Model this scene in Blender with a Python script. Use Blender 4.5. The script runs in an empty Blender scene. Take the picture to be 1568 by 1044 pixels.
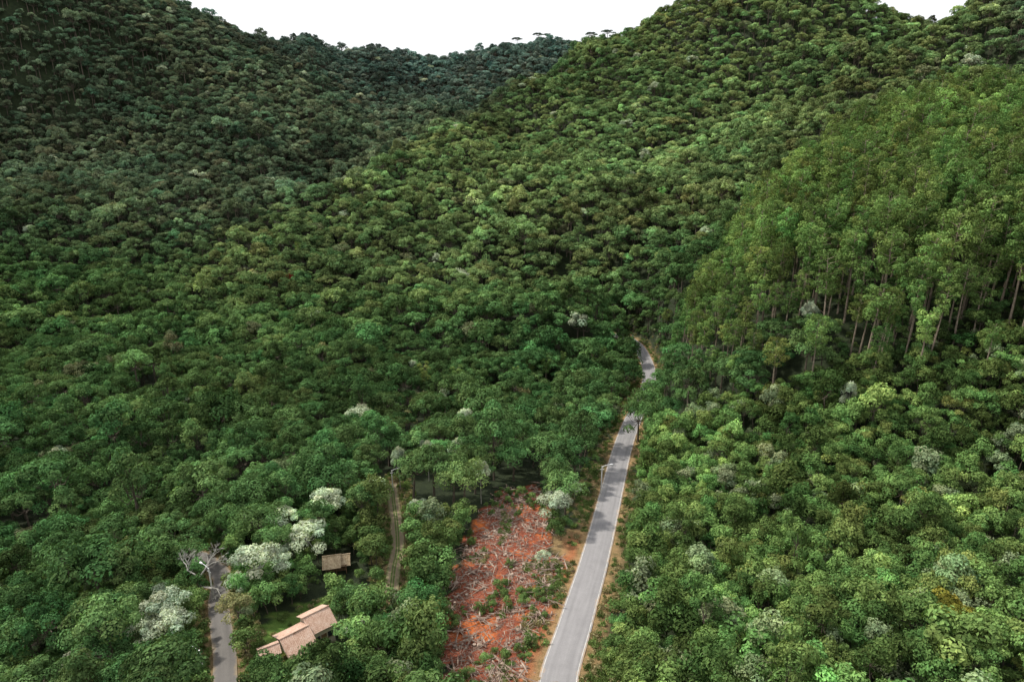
import bpy, math, random
import numpy as np
from mathutils import Vector
rng=np.random.default_rng(7); random.seed(7)
S=bpy.context.scene
# Survey of the valley: every terrain station is a sight-line bearing from the drone plus a
# ground distance, giving a fixed world position (x east, y north, z up, metres).
CAM=np.array([0.,0.,100.]); P=math.radians(20); F=1060.
def ray(px,py):
    a=(px-784)/F; b=(522-py)/F
    return np.array([a, math.cos(P)+b*math.sin(P), -math.sin(P)+b*math.cos(P)])
def w3(px,py,Y,h=0):
    r=ray(px,py); p=CAM+r*(Y/r[1]); p[2]-=h; return p
road_px=[(872,1100,60),(855,1044,76),(882,950,93),(912,850,116),(937,750,150),(952,690,178),(968,645,208),(990,600,245),(994,570,270),(986,545,292),(972,525,308),(950,515,320),(900,508,330),(840,500,345)]
side_px=[(350,1100,68),(345,1044,78),(344,1000,85),(337,950,94),(334,915,102),(341,888,109),(328,866,114),(300,850,119),(262,842,123)]
track_px=[(598,915,105),(603,870,114),(609,840,121),(607,800,131),(603,770,140),(600,740,150)]
cp=[(470,975,92,0),(515,870,115,0),(760,900,105,0),(780,760,143,0),(700,1044,78,0),
(0,1044,80,9),(0,800,125,9),(200,800,128,9),(0,600,205,9),(200,600,215,9),(450,600,215,9),(700,600,225,11),(850,620,205,11),
(0,450,320,9),(300,450,340,9),(550,450,340,9),(750,450,320,9),(900,450,310,9),
(0,300,440,9),(250,300,450,9),(450,300,470,9),(0,150,560,9),(250,150,600,9),(450,150,680,9),(600,150,800,9),
(200,0,700,9),(0,0,600,9),(0,-60,720,9),(350,40,800,9),(540,80,880,9),(620,95,950,9),(760,82,1000,9),(880,78,980,9),
(600,280,500,9),(740,170,640,9),(890,100,760,9),(700,130,850,9),(700,350,420,9),(900,350,400,9),(1000,250,480,9),(850,200,580,9),(1050,130,590,9),
(1000,38,720,9),(1100,-10,680,9),(1200,100,560,9),(1300,0,620,9),(1390,115,570,9),(1405,62,680,9),(1500,110,450,9),(1500,5,520,9),(1568,-20,520,9),
(1150,250,430,9),(1250,200,430,9),(1100,350,340,9),(1000,450,300,9),
(1350,560,165,0),(1550,560,150,0),(1150,560,185,0),(1400,150,270,27),(1560,200,230,27),(1200,270,250,27),(1080,400,230,25),
(1200,700,140,5),(1500,700,125,5),(1050,900,96,4),(1250,900,90,5),(1500,900,85,5),(1500,1044,66,5),(1200,1044,68,5)]
pts=[w3(*c) for c in cp]+[w3(*c) for c in road_px]+[w3(*c) for c in side_px]+[w3(*c) for c in track_px]
pts+= [np.array(q,float) for q in [(-350,250,20),(-600,350,90),(-800,700,230),(-900,0,60),(450,200,130),(700,300,190),(800,700,220),(-250,0,12),(0,0,26),(200,0,45),(0,-200,30),(-900,-200,40),(900,-200,120),(600,0,120),
 (-900,1300,120),(-400,1300,70),(0,1350,60),(400,1300,80),(900,1300,120),(-450,1000,120),(350,900,100),(0,880,125),(-20,760,70),(180,800,130),(-300,1050,95),(60,1150,100)]]
pts=np.array(pts)
SC=400.
def phi(r2): return 0.5*r2*np.log(r2+1e-12)
C=pts[:,:2]/SC; N=len(C)
K=phi(((C[:,None]-C[None])**2).sum(-1))+np.eye(N)*2e-4
Q=np.hstack([np.ones((N,1)),C]); A=np.block([[K,Q],[Q.T,np.zeros((3,3))]])
sol=np.linalg.solve(A,np.concatenate([pts[:,2],np.zeros(3)]))
def tps(x,y):
    x=np.asarray(x,float).ravel();y=np.asarray(y,float).ravel();out=np.empty(len(x))
    for i in range(0,len(x),20000):
        X=np.stack([x[i:i+20000],y[i:i+20000]],1)/SC
        out[i:i+20000]=phi(((X[:,None]-C[None])**2).sum(-1))@sol[:N]+sol[N]+X@sol[N+1:]
    return out
_h=rng.random((256,256))
def vn(x,y,s):
    x=np.asarray(x)/s+500.3;y=np.asarray(y)/s+500.7
    xi=np.floor(x).astype(int);yi=np.floor(y).astype(int);fx=x-xi;fy=y-yi
    fx=fx*fx*(3-2*fx);fy=fy*fy*(3-2*fy)
    g=lambda a,b:_h[a%256,b%256]
    return (g(xi,yi)*(1-fx)+g(xi+1,yi)*fx)*(1-fy)+(g(xi,yi+1)*(1-fx)+g(xi+1,yi+1)*fx)*fy
def sm(t): t=np.clip(t,0,1); return t*t*(3-2*t)
def dense(P3,step=1.0):
    P3=[np.array(p) for p in P3]; P3=[2*P3[0]-P3[1]]+P3+[2*P3[-1]-P3[-2]]; out=[]
    for i in range(1,len(P3)-2):
        p0,p1,p2,p3=P3[i-1:i+3]; n=max(2,int(np.linalg.norm(p2-p1)/step))
        for k in range(n):
            t=k/n; out.append(.5*((2*p1)+(-p0+p2)*t+(2*p0-5*p1+4*p2-p3)*t*t+(-p0+3*p1-3*p2+p3)*t**3))
    out.append(P3[-2]); return np.array(out)
R1=dense([w3(*c) for c in road_px]); R2=dense([w3(*c) for c in side_px]); R3=dense([w3(*c) for c in track_px])
for R in (R1,R2,R3):
    z=R[:,2].copy()
    for _ in range(30): z[1:-1]=(z[:-2]+z[1:-1]*2+z[2:])/4
    R[:,2]=z
def near(R,x,y):
    d=np.empty(len(x));z=np.empty(len(x));sd=np.empty(len(x))
    T=np.gradient(R[:,:2],axis=0)
    for i in range(0,len(x),10000):
        X=np.stack([x[i:i+10000],y[i:i+10000]],1)
        D=((X[:,None]-R[None,:,:2])**2).sum(-1);j=D.argmin(1)
        d[i:i+10000]=np.sqrt(D[np.arange(len(j)),j]);z[i:i+10000]=R[j,2]
        v=X-R[j,:2]; sd[i:i+10000]=np.sign(T[j,0]*v[:,1]-T[j,1]*v[:,0])
    return d,z,sd
Ax,Ay=-104,500;dx,dy=174,260;ln=math.hypot(dx,dy)
def spurdist(x,y): return ((x-Ax)*dy-(y-Ay)*dx)/ln
def ground(x,y,full=False):
    x=np.asarray(x,float).ravel();y=np.asarray(y,float).ravel()
    gul=1-np.abs(vn(x*.9+y*.35,y*.55-x*.2,75)*2-1)
    z=tps(x,y)+(vn(x,y,70)-.5)*9*sm((y-200)/200)+(gul-.5)*20*sm((y-330)/220)*(1-.6*sm((y-800)/150))+(vn(x,y,26)-.5)*2.5*sm((y-60)/120)+(vn(x,y,6)-.5)*.6
    sd_=spurdist(x,y); z=z-17*np.exp(-((sd_+48)/36)**2)*sm((y-430)/90)*(1-sm((y-800)/100))+7*np.exp(-((sd_-12)/26)**2)*sm((y-450)/90)*(1-sm((y-760)/80))
    info=[]
    for R,hw in ((R1,4.2),(R2,3.0),(R3,2.4)):
        d,zr,sd=near(R,x,y); w=sm((d-hw)/9.); z=(zr-.12)*(1-w)+z*w; info.append((d,sd))
    return (z,info) if full else z
def pick(px,py,h=0,y0=55,y1=1200):
    r=ray(px,py);Y=np.arange(y0,y1,1.0);p=CAM+r[None]*(Y/r[1])[:,None]
    g=ground(p[:,0],p[:,1])+h; k=np.where(p[:,2]<g)[0]
    k=k[0] if len(k) else int(np.argmin(p[:,2]-g))
    return float(p[k,0]),float(p[k,1])
def inpoly(x,y,poly):
    c=np.zeros(len(x),bool);n=len(poly);j=n-1
    for i in range(n):
        xi,yi=poly[i];xj,yj=poly[j]
        c^=((yi>y)!=(yj>y))&(x<(xj-xi)*(y-yi)/(yj-yi+1e-12)+xi);j=i
    return c
clear_px=[(765,752),(822,744),(838,790),(838,850),(872,866),(885,905),(862,945),(842,1000),(828,1090),(672,1090),(682,960),(696,890),(714,825),(738,785)]
CL=[pick(*c) for c in clear_px]
lawn_px=[(405,955),(440,932),(500,915),(530,905),(535,915),(515,930),(515,960),(495,1005),(455,1035),(385,1045),(388,1000)]
LW=[pick(*c) for c in lawn_px]
GR=[(60,200),(72,176),(95,162),(120,149),(150,140),(210,135),(255,245),(200,318),(122,308),(82,275),(60,242)]
def ingrove(x,y): return inpoly(x+(vn(x,y,16)-.5)*18,y+(vn(x+9,y,16)-.5)*18,GR)

# ---------- materials
def mat(name):
    m=bpy.data.materials.new(name);m.use_nodes=True;nt=m.node_tree;nt.nodes.clear()
    o=nt.nodes.new('ShaderNodeOutputMaterial');b=nt.nodes.new('ShaderNodeBsdfPrincipled')
    nt.links.new(b.outputs[0],o.inputs[0]);b.inputs['Roughness'].default_value=.8
    b.inputs['Specular IOR Level'].default_value=.25
    return m,nt,b,o
def N_(nt,t,**k):
    n=nt.nodes.new(t)
    for a,v in k.items(): setattr(n,a,v)
    return n
def noise(nt,scale,detail=4,rough=.6,co=None):
    n=N_(nt,'ShaderNodeTexNoise');n.inputs['Scale'].default_value=scale;n.inputs['Detail'].default_value=detail;n.inputs['Roughness'].default_value=rough
    if co: nt.links.new(co,n.inputs['Vector'])
    return n
def ramp(nt,src,stops):
    r=N_(nt,'ShaderNodeValToRGB');e=r.color_ramp.elements
    while len(e)<len(stops): e.new(.5)
    for i,(p,c) in enumerate(stops): e[i].position=p;e[i].color=(*c,1) if len(c)==3 else c
    nt.links.new(src,r.inputs[0]);return r.outputs[0]
def mixc(nt,f,a,b,bt='MIX'):
    m=N_(nt,'ShaderNodeMix',data_type='RGBA',blend_type=bt)
    for s,v in ((m.inputs[0],f),(m.inputs[6],a),(m.inputs[7],b)):
        if hasattr(v,'is_linked') : nt.links.new(v,s)
        elif isinstance(v,tuple): s.default_value=(*v,1)
        else: s.default_value=v
    return m.outputs[2]
def math_(nt,op,a,b=0.,c=None,clamp=False):
    m=N_(nt,'ShaderNodeMath',operation=op,use_clamp=clamp)
    for s,v in zip(m.inputs,(a,b,c)):
        if v is None: continue
        if hasattr(v,'is_linked'): nt.links.new(v,s)
        else: s.default_value=v
    return m.outputs[0]
def leafmat(name,col=None):
    m,nt,b,o=mat(name);nt.nodes.remove(b)
    if col is None:
        at=N_(nt,'ShaderNodeAttribute',attribute_name='tint',attribute_type='INSTANCER').outputs['Color']
    else:
        oi=N_(nt,'ShaderNodeObjectInfo'); at=mixc(nt,oi.outputs['Random'],tuple(c*.8 for c in col),tuple(c*1.2 for c in col))
    sh=N_(nt,'ShaderNodeAttribute',attribute_name='shade').outputs['Color']
    c=mixc(nt,1.,at,sh,'MULTIPLY')
    df=N_(nt,'ShaderNodeBsdfDiffuse');nt.links.new(c,df.inputs[0])
    tr=N_(nt,'ShaderNodeBsdfTranslucent'); c2=mixc(nt,1.,c,(1.2,1.2,.6),'MULTIPLY');nt.links.new(c2,tr.inputs[0])
    mx=N_(nt,'ShaderNodeMixShader');mx.inputs[0].default_value=.17
    nt.links.new(df.outputs[0],mx.inputs[1]);nt.links.new(tr.outputs[0],mx.inputs[2]);nt.links.new(mx.outputs[0],o.inputs[0])
    return m
def simple(name,c1,c2,scale=3.,rough=.85):
    m,nt,b,o=mat(name);g=N_(nt,'ShaderNodeNewGeometry');n=noise(nt,scale,5,.65,g.outputs['Position'])
    nt.links.new(ramp(nt,n.outputs[0],[(.35,c1),(.68,c2)]),b.inputs['Base Color']);b.inputs['Roughness'].default_value=rough;return m
M_leaf=leafmat('leaves');M_bark=simple('bark',(.07,.055,.04),(.16,.13,.10),2.)
M_euc=simple('eucalyptus_bark',(.17,.13,.095),(.33,.265,.20),1.5)
M_silver=leafmat('silver_leaves',(.46,.53,.38));M_pbark=simple('pale_bark',(.25,.24,.21),(.42,.40,.36),2.)
M_yel=leafmat('golden_leaves',(.28,.27,.05));M_olive=leafmat('olive_leaves',(.22,.22,.10));M_redl=leafmat('red_flowers',(.25,.04,.03))

# ---------- mesh helpers
class MB:
    def __init__(s): s.v=[];s.f=[];s.m=[];s.sh=[];s.n=0
    def add(s,v,f,mi=0,sh=None):
        v=np.asarray(v,float).reshape(-1,3); s.v.append(v)
        s.f+= [tuple(int(i)+s.n for i in q) for q in f]; s.m+=[mi]*len(f)
        s.sh.append(np.ones((len(v),3)) if sh is None else sh); s.n+=len(v)
    def tube(s,pts,rad,k=6,mi=0,cap=True):
        pts=[np.asarray(p,float) for p in pts];V=[]
        for i,p in enumerate(pts):
            t=pts[min(i+1,len(pts)-1)]-pts[max(i-1,0)];t/=np.linalg.norm(t)+1e-9
            u=np.cross(t,[0,0,1.] if abs(t[2])<.9 else [1.,0,0]);u/=np.linalg.norm(u);w=np.cross(t,u)
            for j in range(k):
                a=2*math.pi*j/k;V.append(p+rad[i]*(u*math.cos(a)+w*math.sin(a)))
        Fc=[(i*k+j,i*k+(j+1)%k,(i+1)*k+(j+1)%k,(i+1)*k+j) for i in range(len(pts)-1) for j in range(k)]
        if cap: Fc.append(tuple(range((len(pts)-1)*k,len(pts)*k)));Fc.append(tuple(range(k))[::-1])
        s.add(V,Fc,mi)
    def box(s,c,d,mi=0,rz=0.):
        V=[];ca,sa=math.cos(rz),math.sin(rz)
        for x in(-1,1):
            for y in(-1,1):
                for z in(-1,1):
                    a,b=x*d[0]/2,y*d[1]/2;V.append((c[0]+a*ca-b*sa,c[1]+a*sa+b*ca,c[2]+z*d[2]/2))
        s.add(V,[(0,1,3,2),(4,6,7,5),(0,4,5,1),(2,3,7,6),(0,2,6,4),(1,5,7,3)],mi)
    def leaves(s,c,n,size,mi=1,sh=None,asp=.62):
        k=len(c);r=rng.normal(size=(k,3));t=np.cross(n,r);t/=np.linalg.norm(t,axis=1,keepdims=True)+1e-9
        b=np.cross(n,t);b/=np.linalg.norm(b,axis=1,keepdims=True)+1e-9
        l=(size*rng.uniform(.65,1.35,k))[:,None]*.5
        V=np.stack([c-t*l,c+b*l*asp+n*l*.2,c+t*l,c-b*l*asp+n*l*.2],1).reshape(-1,3)
        Fc=np.arange(4*k).reshape(-1,4)
        s.add(V,Fc,mi,None if sh is None else np.repeat(sh,4,0))
    def mesh(s,name,mats,smooth=False):
        me=bpy.data.meshes.new(name);me.from_pydata(np.concatenate(s.v).tolist(),[],s.f)
        for m in mats: me.materials.append(m)
        me.polygons.foreach_set('material_index',s.m)
        a=me.attributes.new('shade','FLOAT_COLOR','POINT');sh=np.concatenate(s.sh);a.data.foreach_set('color',np.hstack([sh,np.ones((len(sh),1))]).ravel())
        if smooth: me.polygons.foreach_set('use_smooth',[True]*len(me.polygons))
        me.update();return me
def obj(name,me,col=None,parent=None,loc=None):
    o=bpy.data.objects.new(name,me)
    (col or S.collection).objects.link(o)
    if parent: o.parent=parent
    if loc is not None: o.location=loc
    return o
def lobe(mb,c,r,n,size,hv=.24,low=-.35):
    d=rng.normal(size=(n,3));d/=np.linalg.norm(d,axis=1,keepdims=True);d[:,2]=np.where(d[:,2]<low,-d[:,2],d[:,2])
    rr=rng.uniform(.72,1.08,n)**.8
    wob=1+.2*np.sin(d[:,0]*5+c[0]*3)*np.cos(d[:,1]*5+c[1]*3)
    p=np.asarray(c)+d*np.asarray(r)*(rr*wob)[:,None]
    nn=d*np.array([1,1,1.2])+rng.normal(size=(n,3))*.34;nn/=np.linalg.norm(nn,axis=1,keepdims=True)
    base=1+rng.normal()*hv; sh=(base*rng.uniform(.7,1.3,n))[:,None]*np.array([[1.,1.,1.]]); sh[:,0]*=1+rng.normal()*.06+rng.uniform(-.07,.07,n)
    mb.leaves(p,nn,size,1,np.clip(sh,.3,2))
def tree(name,seed,H,R,ch,nl,lr,nleaf,ls,tr,mats,flat=.6,top=.0,wild=.35):
    mb=MB();zb=H-ch
    lean=rng.normal(size=2)*.25
    tp=[(0,0,-1.5),(lean[0]*.4,lean[1]*.4,zb*.5),(lean[0],lean[1],zb+ch*.25)]
    mb.tube(tp,[tr*1.3,tr,tr*.6],6,0,False)
    per=nleaf//nl
    for i in range(nl):
        q=math.sqrt((i+.4)/nl)*(1+rng.normal()*.12);a=i*2.399+rng.normal()*.35;x=R*q*math.cos(a)*.86;y=R*q*math.sin(a)*.86
        z=zb+ch*(.2+.66*math.sqrt(max(0,1-.9*q*q)))+rng.normal()*wild*ch*.2
        l=lr*rng.uniform(.65,1.3)
        lobe(mb,(x,y,z),(l,l,l*flat),per,ls)
        m=(lean[0]+x*.45,lean[1]+y*.45,(zb*.9+z)/2-.2)
        mb.tube([tp[2],m,(x,y,z)],[tr*.45,tr*.28,tr*.12],3,0,False)
    return mb.mesh(name,mats)
def euc(name,H,R,mats,nleaf=2600,frac=.45):
    mb=MB();b=rng.normal(size=2)*.6
    pt=lambda t:np.array([b[0]*t*t*1.2,b[1]*t*t*1.2,H*t])
    mb.tube([(0,0,-1.5)]+[pt(t) for t in(.1,.3,.5,.7,.85,.97)],[.36,.31,.27,.22,.16,.1,.04],5,0,False)
    nl=20;per=nleaf//nl
    for i in range(nl):
        t=1-frac*(((i+.3)/nl)**.9); u=(1-t)/frac; w=math.sqrt(max(.05,1-(2*u*.8-.72)**2));a=i*2.4+rng.normal()*.5
        r=R*w*rng.uniform(.35,.95);c=pt(t)+np.array([r*math.cos(a),r*math.sin(a),r*.15-.6])
        l=rng.uniform(.7,1.35)*R*.36
        lobe(mb,c,(l,l,l*.8),per,.48,.18,-.6)
        mb.tube([pt(t-.05),c],[.08,.03],3,0,False)
    for i in range(7):
        t=rng.uniform(.3,1-frac);a=rng.uniform(0,6.28);mb.tube([pt(t),pt(t)+np.array([math.cos(a),math.sin(a),.4])*rng.uniform(.6,1.8)],[.05,.02],3,0,False)
    return mb.mesh(name,mats)
def coll(name,meshes):
    c=bpy.data.collections.new(name)
    for i,m in enumerate(meshes): c.objects.link(bpy.data.objects.new('%s_%02d'%(name,i),m))
    return c
def scatter(name,col,x,y,z,scale,idx,tint,rotz=None,tilt=0.03):
    n=len(x);me=bpy.data.meshes.new(name);me.vertices.add(n);me.vertices.foreach_set('co',np.stack([x,y,z],1).ravel())
    sc=np.asarray(scale,float)
    if sc.ndim==1: sc=np.stack([sc*rng.uniform(.88,1.12,n),sc*rng.uniform(.88,1.12,n),sc*rng.uniform(.85,1.15,n)],1)
    me.attributes.new('isc','FLOAT_VECTOR','POINT').data.foreach_set('vector',sc.ravel())
    rot=np.stack([rng.normal(size=n)*tilt,rng.normal(size=n)*tilt,rng.uniform(0,6.283,n)],1)
    me.attributes.new('irot','FLOAT_VECTOR','POINT').data.foreach_set('vector',rot.ravel())
    me.attributes.new('iidx','INT','POINT').data.foreach_set('value',np.asarray(idx,np.int32))
    me.attributes.new('tint','FLOAT_COLOR','POINT').data.foreach_set('color',np.hstack([tint,np.ones((n,1))]).ravel())
    o=obj(name,me);g=bpy.data.node_groups.new(name+'_nodes','GeometryNodeTree')
    g.interface.new_socket('Geometry',in_out='INPUT',socket_type='NodeSocketGeometry');g.interface.new_socket('Geometry',in_out='OUTPUT',socket_type='NodeSocketGeometry')
    gi=g.nodes.new('NodeGroupInput');go=g.nodes.new('NodeGroupOutput');ip=g.nodes.new('GeometryNodeInstanceOnPoints');ci=g.nodes.new('GeometryNodeCollectionInfo')
    ci.inputs['Collection'].default_value=col;ci.inputs['Separate Children'].default_value=True;ci.inputs['Reset Children'].default_value=True
    ip.inputs['Pick Instance'].default_value=True
    def na(nm,t): a=g.nodes.new('GeometryNodeInputNamedAttribute');a.data_type=t;a.inputs['Name'].default_value=nm;return a.outputs['Attribute']
    e=g.nodes.new('FunctionNodeEulerToRotation');L=g.links.new
    L(gi.outputs[0],ip.inputs['Points']);L(ci.outputs[0],ip.inputs['Instance']);L(na('iidx','INT'),ip.inputs['Instance Index'])
    L(na('irot','FLOAT_VECTOR'),e.inputs[0]);L(e.outputs[0],ip.inputs['Rotation']);L(na('isc','FLOAT_VECTOR'),ip.inputs['Scale']);L(ip.outputs[0],go.inputs[0])
    md=o.modifiers.new('scatter','NODES');md.node_group=g;return o

# ---------- terrain
def axis(segs):
    out=[segs[0][0]]
    for a,b,s in segs:
        n=max(1,round((b-a)/s));out+=list(np.linspace(a,b,n+1)[1:])
    return np.array(out)
gx=axis([(-1500,-950,25),(-950,-110,7),(-110,100,1.2),(100,950,7),(950,1500,25)])
gy=axis([(-500,0,25),(0,60,6),(60,200,1.2),(200,340,2.5),(340,1100,8),(1100,2000,30)])
XX,YY=np.meshgrid(gx,gy);xf,yf=XX.ravel(),YY.ravel();zf,info=ground(xf,yf,True)
nx,ny=len(gx),len(gy);me=bpy.data.meshes.new('terrain')
I=np.arange(nx*ny).reshape(ny,nx);Fq=np.stack([I[:-1,:-1],I[:-1,1:],I[1:,1:],I[1:,:-1]],-1).reshape(-1,4)
me.vertices.add(nx*ny);me.vertices.foreach_set('co',np.stack([xf,yf,zf],1).ravel())
me.loops.add(Fq.size);me.loops.foreach_set('vertex_index',Fq.ravel());me.polygons.add(len(Fq));me.polygons.foreach_set('loop_start',np.arange(0,Fq.size,4));
me.polygons.foreach_set('use_smooth',[True]*len(Fq));me.update();me.validate()
jx=(vn(xf,yf,3)-.5)*4+(vn(xf,yf,1.6)-.5)*2;jy=(vn(xf+50,yf,3)-.5)*4
clay=inpoly(xf+jx,yf+jy,CL).astype(float);lawn=inpoly(xf+jx,yf+jy,LW).astype(float)
d1,s1=info[0];lb=2.6*(s1>0)*(yf<128);verge=sm((6.2+lb+(vn(xf,yf,7)-.5)*4+(vn(xf,yf,2)-.5)*2-d1)/2.);verge=np.maximum(verge,.6*sm((4.5-info[1][0])/2));verge=np.maximum(verge,sm((3-info[2][0])/1.5)*.5)
clay=np.where(d1<5.5,0,clay)
orange=sm((8+(vn(xf,yf,5)-.5)*5-d1)/2)*sm((d1-3.4)/1.2)*(s1>0)*sm((130-yf)/15)
me.attributes.new('mask','FLOAT_COLOR','POINT').data.foreach_set('color',np.stack([clay,lawn,verge,orange],1).ravel())
m,nt,b,o_=mat('ground');g=N_(nt,'ShaderNodeNewGeometry').outputs['Position'];at=N_(nt,'ShaderNodeAttribute',attribute_name='mask');sp=N_(nt,'ShaderNodeSeparateColor');nt.links.new(at.outputs['Color'],sp.inputs[0])
n1=noise(nt,.5,8,.7,g).outputs[0];n2=noise(nt,.12,5,.6,g).outputs[0];n3=noise(nt,2.5,6,.75,g).outputs[0]
floor=ramp(nt,n1,[(.3,(.012,.02,.008)),(.7,(.035,.05,.018))])
grass=ramp(nt,n1,[(.3,(.07,.15,.02)),(.55,(.12,.20,.035)),(.75,(.18,.18,.06))])
dirt=ramp(nt,n1,[(.3,(.10,.11,.035)),(.44,(.27,.18,.08)),(.6,(.38,.25,.12)),(.8,(.44,.19,.08))])
clayc=ramp(nt,n3,[(.25,(.07,.025,.018)),(.42,(.21,.055,.03)),(.58,(.34,.095,.045)),(.75,(.36,.19,.12))])
clayc=mixc(nt,math_(nt,'MULTIPLY_ADD',n2,11.,-5.8,True),clayc,(.60,.16,.04))
grn=math_(nt,'MULTIPLY_ADD',n1,9.,-5.7,True);clayc=mixc(nt,grn,clayc,(.13,.12,.06))
c=mixc(nt,sp.outputs[1],floor,grass);c=mixc(nt,sp.outputs[2],c,dirt);c=mixc(nt,math_(nt,'MULTIPLY',at.outputs['Alpha'],.85),c,ramp(nt,n3,[(.3,(.24,.08,.04)),(.6,(.52,.16,.06))]));c=mixc(nt,sp.outputs[0],c,clayc)
nt.links.new(c,b.inputs['Base Color']);bp=N_(nt,'ShaderNodeBump');bp.inputs['Strength'].default_value=1.;bp.inputs['Distance'].default_value=.6;nt.links.new(n3,bp.inputs['Height']);nt.links.new(bp.outputs[0],b.inputs['Normal'])
me.materials.append(m);obj('hillside_terrain',me)

# ---------- roads
def strip(name,R,hw,material,offs=None,zoff=0.,skirt=True):
    T=np.gradient(R[:,:2],axis=0);T/=np.linalg.norm(T,axis=1,keepdims=True);Nn=np.stack([T[:,1],-T[:,0]],1)
    o=offs or [-hw,-hw*.5,0,hw*.5,hw];prof=[(q,zoff+.05*(1-abs(q)/hw)) for q in o]
    if skirt: prof=[(-hw-.05,-.6)]+prof+[(hw+.05,-.6)]
    k=len(prof);V=[];U=[];L=np.concatenate([[0],np.cumsum(np.linalg.norm(np.diff(R[:,:2],axis=0),axis=1))])
    for i in range(len(R)):
        for q,z in prof: V.append((R[i,0]+Nn[i,0]*q,R[i,1]+Nn[i,1]*q,R[i,2]+z));U.append((q,L[i],0))
    Fc=[(i*k+j,i*k+j+1,(i+1)*k+j+1,(i+1)*k+j) for i in range(len(R)-1) for j in range(k-1)]
    me=bpy.data.meshes.new(name);me.from_pydata(V,[],Fc);me.attributes.new('rc','FLOAT_VECTOR','POINT').data.foreach_set('vector',np.array(U).ravel())
    me.materials.append(material);me.update();return me
def asphalt(name,a,b2,dirtc,hw):
    m,nt,b,o=mat(name);at=N_(nt,'ShaderNodeAttribute',attribute_name='rc').outputs['Vector'];g=N_(nt,'ShaderNodeNewGeometry').outputs['Position']
    mp=N_(nt,'ShaderNodeMapping');mp.inputs['Scale'].default_value=(1.2,.06,1);nt.links.new(at,mp.inputs[0])
    s=noise(nt,1.,5,.6,mp.outputs[0]).outputs[0];n=noise(nt,.35,7,.7,g).outputs[0];n3=noise(nt,9,3,.7,g).outputs[0]
    c=ramp(nt,s,[(.3,a),(.7,b2)]);c=mixc(nt,.35,c,ramp(nt,n,[(.35,a),(.65,b2)]))
    c=mixc(nt,.3,c,ramp(nt,n3,[(.3,tuple(v*.6 for v in a)),(.7,tuple(v*1.25 for v in b2))]))
    sx=N_(nt,'ShaderNodeSeparateXYZ');nt.links.new(at,sx.inputs[0]);ax=math_(nt,'ABSOLUTE',sx.outputs[0])
    # two darker wheel paths per lane
    wp=math_(nt,'ABSOLUTE',math_(nt,'SUBTRACT',ax,hw*.48));wd=math_(nt,'MULTIPLY_ADD',wp,-1.6,.62,True);c=mixc(nt,math_(nt,'MULTIPLY',wd,.45),c,tuple(v*.8 for v in a))
    e=math_(nt,'ADD',math_(nt,'MULTIPLY_ADD',ax,1.6,-1.6*(hw-.35)),math_(nt,'MULTIPLY_ADD',n,4.,-1.9),clamp=True)
    c=mixc(nt,e,c,dirtc);nt.links.new(c,b.inputs['Base Color']);return m
M_road=asphalt('worn_asphalt',(.18,.172,.175),(.30,.288,.29),(.38,.27,.18),2.85)
M_side=asphalt('dusty_asphalt',(.09,.083,.078),(.16,.147,.135),(.22,.17,.11),1.7)
M_track=asphalt('dirt_and_grass',(.16,.13,.08),(.28,.22,.14),(.10,.12,.04),1.3)
rd=obj('main_road',strip('main_road',R1,2.85,M_road));M_wp=simple('road_paint',(.32,.31,.29),(.6,.59,.56),.8)
for sgn in(-1,1):
    obj('edge_line',strip('edge_line',R1,2.85,M_wp,[sgn*2.55-.06,sgn*2.55+.06],.012,False),parent=rd)
obj('side_road',strip('side_road',R2,1.7,M_side));
tk=obj('dirt_track',strip('dirt_track',R3,1.35,M_track));M_gr=simple('track_grass',(.05,.09,.02),(.13,.15,.045),1.5)
obj('grass_centre',strip('grass_centre',R3,1.35,M_gr,[-.4,.4],.012,False),parent=tk)

# ---------- named trees (positions first, so the forest leaves them room)
NT=[]
for px,py,s in [(155,932,.62),(250,925,.85),(262,955,.8),(390,855,1.),(470,815,.95),(375,792,.7),(640,775,.5),(855,622,.5),(700,687,.5),(736,722,.45),(852,768,.85),(880,745,.45),(575,742,.6),(680,605,.5),(712,638,.7),(400,278,.7),(312,270,.7),(892,326,.7),(1082,354,.8),(45,352,.8),(548,965,.55),(832,852,.35),(500,760,.9),(632,562,.5),(432,790,.75),(420,858,.7),(365,890,.55),(220,960,.7),(1240,480,.6),(1300,600,.45),(205,308,.6),(655,690,.5),(90,700,.6),(345,760,.5),(610,700,.45)]:
    NT.append(('silver_leaf_tree',px,py,9 if py<740 else 8.5*s,s))
for px,py,s in [(1455,935,1.2),(1100,930,.5),(1180,915,.5),(975,845,.3)]: NT.append(('golden_leaf_tree',px,py,5*s,s))
for px,py,s in [(492,535,1.),(622,640,.8),(340,555,1.),(800,600,.9),(360,925,.75),(810,250,1.)]: NT.append(('olive_leaf_tree',px,py,9*s,s))
NT+=[('red_flowering_tree',443,425,8,1.),('bare_tree',298,860,8,.95),('bare_tree',610,610,9,.75)]
NT=[(nm,)+pick(px,py,h)+(s,1.1 if (nm=='silver_leaf_tree' and py<740) else s) for nm,px,py,h,s in NT]
NT+=[('overhanging_tree',38.2,187,1.1,1.15),('overhanging_tree',42.8,199,1.15,1.2),('overhanging_tree',41,176,.75,.75),('overhanging_tree',47.6,211,1.05,1.15),('overhanging_tree',-67,109,.8,.85),('overhanging_tree',-59.5,121,.8,.8)]
def room(x,y):
    k=np.ones(len(x),bool)
    for nm,a,b_,s,zs in NT:
        k&=np.hypot(x-a,y-b_)>2.7*s+2.
        if nm!='overhanging_tree': k&=~((np.abs(x-a*y/b_)<2.6*s+.4)&(b_>y)&(b_-y<(8 if b_<400 else 5)))
    return k

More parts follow.
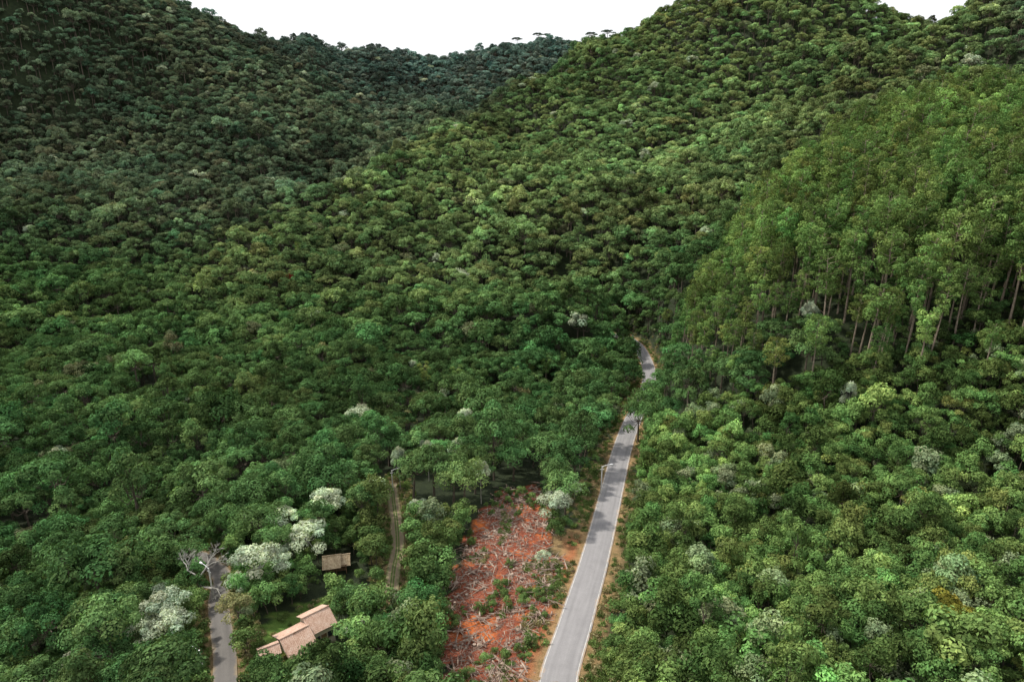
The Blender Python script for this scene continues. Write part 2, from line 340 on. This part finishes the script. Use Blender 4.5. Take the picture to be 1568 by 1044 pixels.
# ---------- tree kinds
BL=[M_bark,M_leaf]
def fset(nleaf,ls):
    return [tree('ft%d'%i,i,rng.uniform(9,12),rng.uniform(3.9,4.8),rng.uniform(4.6,6.4),int(rng.integers(11,17)),rng.uniform(1.2,1.6),nleaf,ls,.24,BL,flat=.78) for i in range(7)]\
  +[tree('fu%d'%i,i,rng.uniform(9.5,11.),4.8,3.2,13,1.6,nleaf,ls,.22,BL,flat=.5) for i in range(1)]\
  +[tree('fo%d'%i,i,13.,3.2,8,16,1.2,nleaf,ls,.2,BL,flat=.9,wild=.6) for i in range(2)]
forestC=coll('forest_tree',fset(2700,.43));farC=coll('distant_tree',fset(1500,.6))
youngC=coll('young_tree',[tree('yt%d'%i,i,rng.uniform(4.6,6.4),rng.uniform(1.9,2.5),rng.uniform(3.,4.2),9,rng.uniform(.75,1.),1200,.35,.09,BL,flat=.85,wild=.8) for i in range(6)]+[tree('yu%d'%i,i,rng.uniform(8,9.5),2.9,5,13,1.05,2000,.38,.14,BL,flat=.8,wild=.7) for i in range(2)])
eucC=coll('eucalyptus_tree',[euc('eu%d'%i,rng.uniform(24,28),rng.uniform(3.2,4.2),[M_euc,M_leaf],2400,rng.uniform(.36,.5)) for i in range(6)])
def hexg(x0,x1,y0,y1,s,j=.42):
    xs=np.arange(x0,x1,s);ys=np.arange(y0,y1,s*.87);X,Y=np.meshgrid(xs,ys);X=X+(np.arange(len(ys))%2)[:,None]*s/2
    X=X+rng.uniform(-j,j,X.shape)*s;Y=Y+rng.uniform(-j,j,Y.shape)*s;return X.ravel(),Y.ravel()
rx=lambda y:np.interp(y,R1[:,1],R1[:,0])
def poly_near(x,y,poly,r):
    c=inpoly(x,y,poly)
    for a in np.linspace(0,6.28,9)[:-1]: c|=inpoly(x+r*math.cos(a),y+r*math.sin(a),poly)
    return c
def is_young(x,y):
    right=(x>rx(y))&(y<176+(vn(x,y,12)-.5)*14)&~((x>62)&(y>168)); left=(x<=rx(y))&(x>-32-(vn(x,y,20)-.5)*16)&(y<128+(vn(x,y,15)-.5)*20)
    return (right|left)
HOUSE=pick(468,975,2);HUT=pick(515,862,2);SHED=pick(413,1003,1)
def clearof(x,y,rr):
    k=np.ones(len(x),bool)
    for h,r in((HOUSE,6.),(HUT,4.2),(SHED,2.6)): k&=np.hypot(x-h[0],y-h[1])>r+rr*.6
    for h,r,l in((HOUSE,6.8+rr*.4,12+rr),(HUT,5.+rr*.4,12+rr),(SHED,2.6+rr*.4,8+rr)): k&=~((abs(x-h[0]*y/h[1])<r)&(y<h[1])&(y>h[1]-l))
    return k
def viewR3(x,y,dz):
    k=np.ones(len(x),bool)
    for q in dz: k&=near(R3,x*(y+q)/y,y+q)[0]>3.2
    return k
x,y=hexg(-980,980,35,1090,6.2);k=abs(x)<.82*y+45;x,y=x[k],y[k]
k=~is_young(x,y)&~ingrove(x,y);x,y=x[k],y[k];z,inf=ground(x,y,True)
k=(inf[0][0]>7.2)&((inf[1][0]>4.8)|((x<-57)&(y>110)&(inf[1][0]>2.6)))&(inf[2][0]>4.6)&viewR3(x,y,(4,8))&~poly_near(x,y,CL,3)&~poly_near(x,y,LW,1.)&clearof(x,y,4)&room(x,y)
x,y,z=x[k],y[k],z[k];n=len(x)
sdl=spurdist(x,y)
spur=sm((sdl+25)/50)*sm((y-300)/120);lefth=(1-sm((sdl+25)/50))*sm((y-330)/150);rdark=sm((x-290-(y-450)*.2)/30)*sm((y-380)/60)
T=np.tile([.082,.148,.052],(n,1));mix=lambda T,c,w:T*(1-w[:,None])+np.array(c)*w[:,None]  # base leaf tint of the left forest darkened to stand in for cloud shade
T=mix(T,[.165,.232,.092],spur);T=mix(T,[.125,.168,.100],lefth);far=lefth*sm((y-650)/250);T=mix(T,[.120,.180,.155],far);T=mix(T,[.12,.165,.09],rdark)  # distance haze painted into leaf tint: far-left hill paler and bluer
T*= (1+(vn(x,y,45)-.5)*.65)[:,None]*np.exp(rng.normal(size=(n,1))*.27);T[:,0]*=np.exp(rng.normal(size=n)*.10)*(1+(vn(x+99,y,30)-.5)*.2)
o=rng.random(n)<.015;T[o]=T[o]*.4+np.array([.19,.18,.11])*.6
pl=rng.random(n)<.008;T[pl]=[.38,.43,.30]
idx=rng.choice(10,n,p=[.118]*7+[.054]+[.06]*2)
sc=rng.uniform(.66,1.22,n)*(.92+.25*vn(x,y,38))*(1+(rng.random(n)<.08)*.35);nearL=(y<135)&(x<0);sc=np.where(nearL,sc*.92,sc)
T=np.clip(T,.01,.5);fk=y<270
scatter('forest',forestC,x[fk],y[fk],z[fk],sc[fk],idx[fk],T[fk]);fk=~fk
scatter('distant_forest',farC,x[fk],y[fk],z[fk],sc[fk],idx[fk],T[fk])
# young trees
x,y=hexg(-105,150,35,340,2.8);k=abs(x)<.82*y+15;x,y=x[k],y[k];yg=is_young(x,y)&(y<185)&(x>-60);side=(y>160)&~yg&(near(R1,x,y)[0]<8.);und=(x<-28)&(y>68)&(y<150)&~yg;x,y=x[yg|side|und],y[yg|side|und]
xe,ye=hexg(45,235,130,205,3.8);k=ingrove(xe,ye);x=np.concatenate([x,xe[k]]);y=np.concatenate([y,ye[k]])
z,inf=ground(x,y,True);cl=poly_near(x,y,CL,.8)
k=(inf[0][0]>5.2+(vn(x,y,9))*2.2+1.2*((inf[0][1]>0)&(y<128)))&(inf[1][0]>2.9)&(inf[2][0]>2.8)&(~cl)&~poly_near(x,y,LW,.3)&clearof(x,y,1)&viewR3(x,y,(4,))
x,y,z=x[k],y[k],z[k];n=len(x);T=np.tile([.122,.198,.060],(n,1));lf=x<rx(y);T[lf]=[.10,.172,.056];ig=ingrove(x,y);T[ig|(y>175)]=[.09,.15,.05]
T*=(1+(vn(x,y,14)-.5)*.85)[:,None]*np.exp(rng.normal(size=(n,1))*.32);T[:,0]*=np.exp(rng.normal(size=n)*.14)
big=(rng.random(n)<.05)&(inf[0][0][k]>10)&(x>-30);gp=(rng.random(n)<.1)&~big;T[gp]=T[gp]*.5+np.array([.28,.32,.21])*.5
sc=rng.uniform(.55,1.3,n)*np.clip((inf[0][0][k]-3)/6,.4,1);sc*=np.where(rng.random(n)<.08,1.4,1.);sc=np.where(x<-32,np.minimum(sc,.9),sc);sc=np.where(ig,sc*.62,sc)
idx=np.where(big,rng.integers(6,8,n),rng.integers(0,6,n));sc=np.where(big,np.minimum(sc,1.15),sc)
scatter('young_woodland',youngC,x,y,z,sc,idx,np.clip(T,.01,.5))
# eucalyptus
x,y=hexg(40,260,125,330,5.4);k=ingrove(x,y);x,y=x[k],y[k]
edge=np.ones(len(x))
for a in np.linspace(0,6.28,9)[:-1]: edge-=.05*(~inpoly(x+14*math.cos(a),y+14*math.sin(a),GR))
edge=np.where(y<185,np.maximum(edge,.94),edge)
ex=np.array([pick(px,py,0) for px,py in [(880,600),(862,590),(900,590),(835,600),(812,600),(925,575),(700,620),(1035,505),(1050,520),(1018,520),(650,620),(1070,560),(790,610),(1085,600),(560,640),(1120,620),(1060,330),(1010,330),(1045,340),(870,360),(415,420),(440,425),(460,415),(425,410),(1105,560),(1060,480),(1180,620),(1240,600),(1150,590),(1330,600),(1400,590),(1500,600)]])
scE=np.concatenate([rng.uniform(.76,1.12,len(x))*edge,rng.uniform(.45,.62,26),rng.uniform(.6,.8,len(ex)-26)]);x=np.concatenate([x,ex[:,0]]);y=np.concatenate([y,ex[:,1]])
z,inf=ground(x,y,True);k=(inf[0][0]>6)&room(x,y);x,y,z,scE=x[k],y[k],z[k],scE[k];n=len(x)
T=np.tile([.135,.21,.062],(n,1))*np.exp(rng.normal(size=(n,1))*.27)*(1+(vn(x,y,20)-.5)*.4)[:,None];T[:,0]*=np.exp(rng.normal(size=n)*.12)
scatter('eucalyptus_grove',eucC,x,y,z,scE,rng.integers(0,6,n),T,tilt=.03)

silver=[tree('silver%d'%i,i,10,4.6,4.8,14,1.5,2900,.44,.2,[M_pbark,M_silver],flat=.65,wild=.5) for i in range(3)]
yel=tree('golden',1,6,2.6,3.6,10,1.0,2000,.36,.12,[M_bark,M_yel],.8);oli=tree('olive',1,11,3.4,6,13,1.3,2600,.4,.2,[M_bark,M_olive],.8,wild=.6);redt=tree('redt',1,10,2.6,3,8,1.1,1200,.4,.15,[M_bark,M_redl],.6)
ovh=tree('overhang',1,11.5,5.6,7.5,18,1.6,3600,.45,.26,[M_bark,leafmat('deep_green_leaves',(.09,.165,.055))],.8,wild=.5)
bm=MB()
def br(p,d,L,r,k):
    e=p+d*L;m_=p+d*L*.5+rng.normal(size=3)*L*.05;bm.tube([p,m_,e],[r,r*.8,r*.6],5 if k>1 else 3,0,False)
    if k==0:return
    for i in range(3 if k>1 else 5):
        q=d+rng.normal(size=3)*.55+np.array([0,0,.15]);q/=np.linalg.norm(q);br(p+(e-p)*rng.uniform(.6,1),q,L*rng.uniform(.55,.8),r*.62,k-1)
br(np.array([0,0,-1.]),np.array([0,0,1.]),5.,.3,5);bare=bm.mesh('bare_tree',[M_pbark])
KM={'golden_leaf_tree':yel,'olive_leaf_tree':oli,'red_flowering_tree':redt,'bare_tree':bare,'overhanging_tree':ovh}
for nm,a,b_,s,zs in NT:
    o=obj(nm,KM.get(nm) or random.choice(silver),loc=(a,b_,float(ground([a],[b_])[0])));o.scale=(s,s,zs);o.rotation_euler[2]=random.uniform(0,6.28)
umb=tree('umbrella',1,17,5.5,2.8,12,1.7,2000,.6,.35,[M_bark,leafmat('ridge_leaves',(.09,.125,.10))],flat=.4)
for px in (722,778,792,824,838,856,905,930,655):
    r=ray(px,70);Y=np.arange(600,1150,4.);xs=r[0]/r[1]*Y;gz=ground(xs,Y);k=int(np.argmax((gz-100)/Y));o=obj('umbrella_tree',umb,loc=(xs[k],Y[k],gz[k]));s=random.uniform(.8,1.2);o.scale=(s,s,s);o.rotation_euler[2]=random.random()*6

# ---------- felled branches + tufts
M_stick=simple('dead_wood',(.12,.065,.05),(.48,.38,.30),1.1)
def sticks(big):
    mb=MB()
    for i in range(7):
        a=rng.uniform(0,6.28);L=rng.uniform(.8,4. if big else 2.);c=rng.normal(size=3)*[.9,.9,0]+[0,0,rng.uniform(.08,.4)];d=np.array([math.cos(a),math.sin(a),rng.normal()*.12])*L/2
        k=(1.7 if big else .9)*rng.uniform(.5,1.3);mb.tube([c-d,c+rng.normal(size=3)*.1,c+d],[.07*k,.06*k,.02],4,0)
    if big: mb.tube([(0,0,-.3),(0,0,.4)],[.32,.26],8,0)
    return mb.mesh('sticks',[M_stick])
def tuft():
    mb=MB();n=110;a=rng.uniform(0,6.28,n);r=rng.uniform(0,.55,n);c=np.stack([r*np.cos(a),r*np.sin(a),rng.uniform(.05,.45,n)],1);nn=rng.normal(size=(n,3))*[1,1,.5];nn/=np.linalg.norm(nn,axis=1,keepdims=True)
    mb.leaves(c,nn,.32,1,rng.uniform(.7,1.3,(n,1))*np.ones((1,3)),.4);return mb.mesh('tuft',BL)
stC=coll('felled_branch',[sticks(i<2) for i in range(6)]);tuC=coll('grass_tuft',[tuft() for _ in range(3)])
x,y=hexg(-40,60,50,160,1.35,.5);z,inf=ground(x,y,True);k=inpoly(x,y,CL)&(rng.random(len(x))<1.35*vn(x,y,5)-.04)&(inf[0][0]>5.5);x,y,z=x[k],y[k],z[k];scatter('felled_branches',stC,x,y,z,rng.uniform(.5,1.2,len(x)),rng.integers(0,6,len(x)),np.ones((len(x),3)))
x,y=hexg(-75,80,50,330,1.,.5);z,inf=ground(x,y,True);w=vn(x,y,5);lo_=(inf[0][1]>0)&(y<128)
k=((inf[0][0]>3.4)&(inf[0][0]<9)&(w+rng.random(len(x))*.5>.62+.25*lo_))|((inf[1][0]>2.2)&(inf[1][0]<6))|((inf[2][0]>1.6)&(inf[2][0]<5))|(inpoly(x,y,CL)&(w>.78)&(inf[0][0]>3.4))|(inpoly(x,y,LW)&(rng.random(len(x))<.25)&(inf[1][0]>2.8))
k&=(inf[0][0]>3.4)&(inf[1][0]>2.2)&(inf[2][0]>1.6)
x,y,z=x[k],y[k],z[k];n=len(x);T=np.tile([.14,.20,.065],(n,1))*np.exp(rng.normal(size=(n,1))*.25);dr=rng.random(n)<.35;T[dr]=[.32,.28,.15]
scatter('verge_grass',tuC,x,y,z,rng.uniform(.5,1.4,n),rng.integers(0,3,n),T)
x,y=hexg(-75,60,50,160,2.1,.5);z,inf=ground(x,y,True)
k=(inpoly(x,y,CL)&((vn(x+7,y,8)>.72)|(rng.random(len(x))<.05))&(inf[0][0]>5))|((x<-25)&~clearof(x,y,1)&(rng.random(len(x))<.5)&~inpoly(x,y,LW)&(inf[1][0]>3)&(inf[2][0]>2.5)&(np.hypot(x-HOUSE[0],y-HOUSE[1])>6.5)&(np.hypot(x-HUT[0],y-HUT[1])>4.2)&(np.hypot(x-SHED[0],y-SHED[1])>2.8));x,y,z=x[k],y[k],z[k];n=len(x)
scatter('regrowth_shrubs',youngC,x,y,z-.7,rng.uniform(.2,.5,n),rng.integers(0,6,n),np.tile([.12,.19,.06],(n,1))*np.exp(rng.normal(size=(n,1))*.2))

# ---------- lamps
M_con=simple('concrete_pole',(.55,.54,.51),(.72,.71,.68),3);M_met=simple('lamp_metal',(.6,.6,.6),(.75,.75,.76),3,.4)
mb=MB();mb.tube([(0,0,-.5),(0,0,4),(0,0,8.4)],[.21,.18,.13],8,0);mb.tube([(0,0,8.0),(.5,0,8.5),(1.3,0,8.75),(2.1,0,8.8)],[.08,.08,.07,.06],6,1);mb.tube([(2.0,0,8.8),(2.25,0,8.82),(2.8,0,8.8),(3.0,0,8.78)],[.1,.2,.24,.1],8,1);mb.box((0,0,7.4),(1.2,.1,.12),0);
for q in(-.5,0,.5): mb.tube([(q,0,7.46),(q,0,7.65)],[.05,.03],6,1)
lamp=mb.mesh('street_lamp',[M_con,M_met])
for px,py,ang,s in [(920,757,0.1,.9),(968,540,3.,.95),(328,918,2.6,.8),(318,1062,2.8,.9),(602,755,.3,.7)]:
    q=pick(px,py);o=obj('street_lamp',lamp,loc=(q[0],q[1],float(ground([q[0]],[q[1]])[0])));o.rotation_euler[2]=ang;o.scale=(s,s,s)

# ---------- buildings
m,nt,b,o_=mat('clay_tiles');tc=N_(nt,'ShaderNodeTexCoord').outputs['Object'];n=noise(nt,1.1,6,.75,tc).outputs[0];n2=noise(nt,7,2,.5,tc).outputs[0]
c=ramp(nt,n,[(.3,(.28,.15,.095)),(.5,(.48,.31,.23)),(.7,(.60,.48,.40))]);c=mixc(nt,.45,c,ramp(nt,n2,[(.35,(.24,.12,.08)),(.6,(.62,.47,.38))]));nt.links.new(c,b.inputs['Base Color']);M_tile=m
M_wall=simple('plaster_wall',(.5,.42,.33),(.66,.58,.48),1.);M_brick=simple('brick_wall',(.25,.09,.06),(.36,.15,.09),4.);M_dark=simple('window_glass',(.02,.025,.03),(.05,.055,.06),1.,.2);M_wood=simple('wood_frame',(.14,.08,.045),(.26,.16,.09),3)
M_thatch=simple('weathered_roof',(.27,.19,.11),(.50,.40,.27),2.2)
def roofmesh(mb,cx,cy,z,L,W,h,ov=.45,mi=0,pitchn=.28):
    for sg in(-1,1):
        n=int((L+2*ov)/(pitchn/4));V=[];rows=9
        for r in range(rows):
            t=r/(rows-1)
            for i in range(n+1):
                xx=-L/2-ov+i*(L+2*ov)/n;yy=sg*(W/2+ov)*t;zz=z+h-(h+ov*h/(W/2))*t+.06*abs(math.sin(math.pi*xx/pitchn))+.03*math.sin(xx*1.3+cx)
                V.append((cx+xx,cy+yy,zz))
        mb.add(V,[(r*(n+1)+i,r*(n+1)+i+1,(r+1)*(n+1)+i+1,(r+1)*(n+1)+i) for r in range(rows-1) for i in range(n)],mi)
    mb.tube([(cx-L/2-ov,cy,z+h+.05),(cx+L/2+ov,cy,z+h+.05)],[.13,.13],8,mi)
def gable(mb,cx,cy,z0,z,L,W,h,mi):
    mb.box((cx,cy,(z0+z)/2),(L,W,z-z0),mi)
    for sg in(-1,1):
        x0=cx+sg*(L/2);x1=x0-sg*.15
        mb.add([(x0,cy-W/2,z),(x0,cy+W/2,z),(x0,cy,z+h-.04),(x1,cy-W/2,z),(x1,cy+W/2,z),(x1,cy,z+h-.04)],[(0,1,2),(3,5,4),(0,2,5,3),(1,4,5,2)],mi)
def house(name,loc,rot,blocks,wallmat,roofmat,extra=None):
    e=bpy.data.objects.new(name,None);S.collection.objects.link(e);z=float(ground([loc[0]],[loc[1]])[0]);e.location=(loc[0],loc[1],z);e.rotation_euler[2]=rot
    W=MB();Rf=MB();D=MB()
    for cx,cy,L,Wd,z1,h in blocks:
        gable(W,cx,cy,-1.2,z1,L,Wd,h,0);roofmesh(Rf,cx,cy,z1,L,Wd,h)
        for q in(-.3,.3):
            D.box((cx+q*L,cy-Wd/2-.01,1.5),(.9,.08,1.),0);D.box((cx+q*L,cy-Wd/2-.03,.95),(1.1,.14,.08),1)
            D.box((cx+L/2+.01,cy+q*Wd,1.5),(.08,.8,.9),0)
        D.box((cx,cy-Wd/2-.01,1.),(.9,.09,2.),1)
    obj('walls',W.mesh('walls',[wallmat]),parent=e);obj('roof',Rf.mesh('roof',[roofmat]),parent=e);obj('windows_and_door',D.mesh('openings',[M_dark,M_wood]),parent=e);return e
house('tile_roof_house',HOUSE,math.radians(40),[(-2.0,-.9,4.0,6.0,2.8,1.5),(2.4,.7,3.7,4.8,3.4,1.35)],M_wall,M_tile)
house('garden_shed',SHED,math.radians(30),[(0,0,2.3,2.0,2.,.55)],M_brick,M_tile)
e=bpy.data.objects.new('open_shelter',None);S.collection.objects.link(e);e.location=(HUT[0],HUT[1],float(ground([HUT[0]],[HUT[1]])[0]));e.rotation_euler[2]=math.radians(12)
mb=MB();roofmesh(mb,-.8,0,2.5,2.6,3.6,1.2,.5,0,.4);roofmesh(mb,1.6,.5,2.2,1.4,3.0,1.0,.5,0,.4);obj('roof',mb.mesh('roof',[M_thatch]),parent=e)
mb=MB()
for a in(-1.9,0,1.9):
    for c_ in(-1.6,1.6): mb.tube([(a,c_,-1),(a,c_,2.3)],[.1,.09],6)
mb.box((0,-1.6,2.25),(4.2,.12,.14));mb.box((0,1.6,2.25),(4.2,.12,.14));mb.box((0,.6,.4),(3.6,2.,.8));obj('posts',mb.mesh('posts',[M_wood]),parent=e)

# ---------- light, sky, camera
el,az=math.radians(50),math.radians(-62)
w=bpy.data.worlds.new('World');S.world=w;w.use_nodes=True;nt=w.node_tree;bg=nt.nodes['Background'];sk=nt.nodes.new('ShaderNodeTexSky');sk.sky_type='NISHITA';sk.sun_disc=False;sk.sun_elevation=el;sk.sun_rotation=az;sk.dust_density=3
nt.links.new(mixc(nt,.85,sk.outputs[0],(10.5,10.7,11.)),bg.inputs[0]);bg.inputs[1].default_value=.115
L=bpy.data.lights.new('sun','SUN');L.energy=4.7;L.angle=math.radians(4);L.color=(1,.96,.87);lo=obj('sun',L)
d=Vector((math.sin(az)*math.cos(el),math.cos(az)*math.cos(el),math.sin(el)));lo.rotation_euler=d.to_track_quat('Z','Y').to_euler();lo.location=(-100,100,300)
cd=bpy.data.cameras.new('camera');cd.lens=36*F/1568;cd.clip_end=6000;co=obj('camera',cd);co.location=CAM;co.rotation_euler=(math.pi/2-P,0,0);S.camera=co
S.view_settings.view_transform='Standard';S.view_settings.look='None';S.view_settings.exposure=0
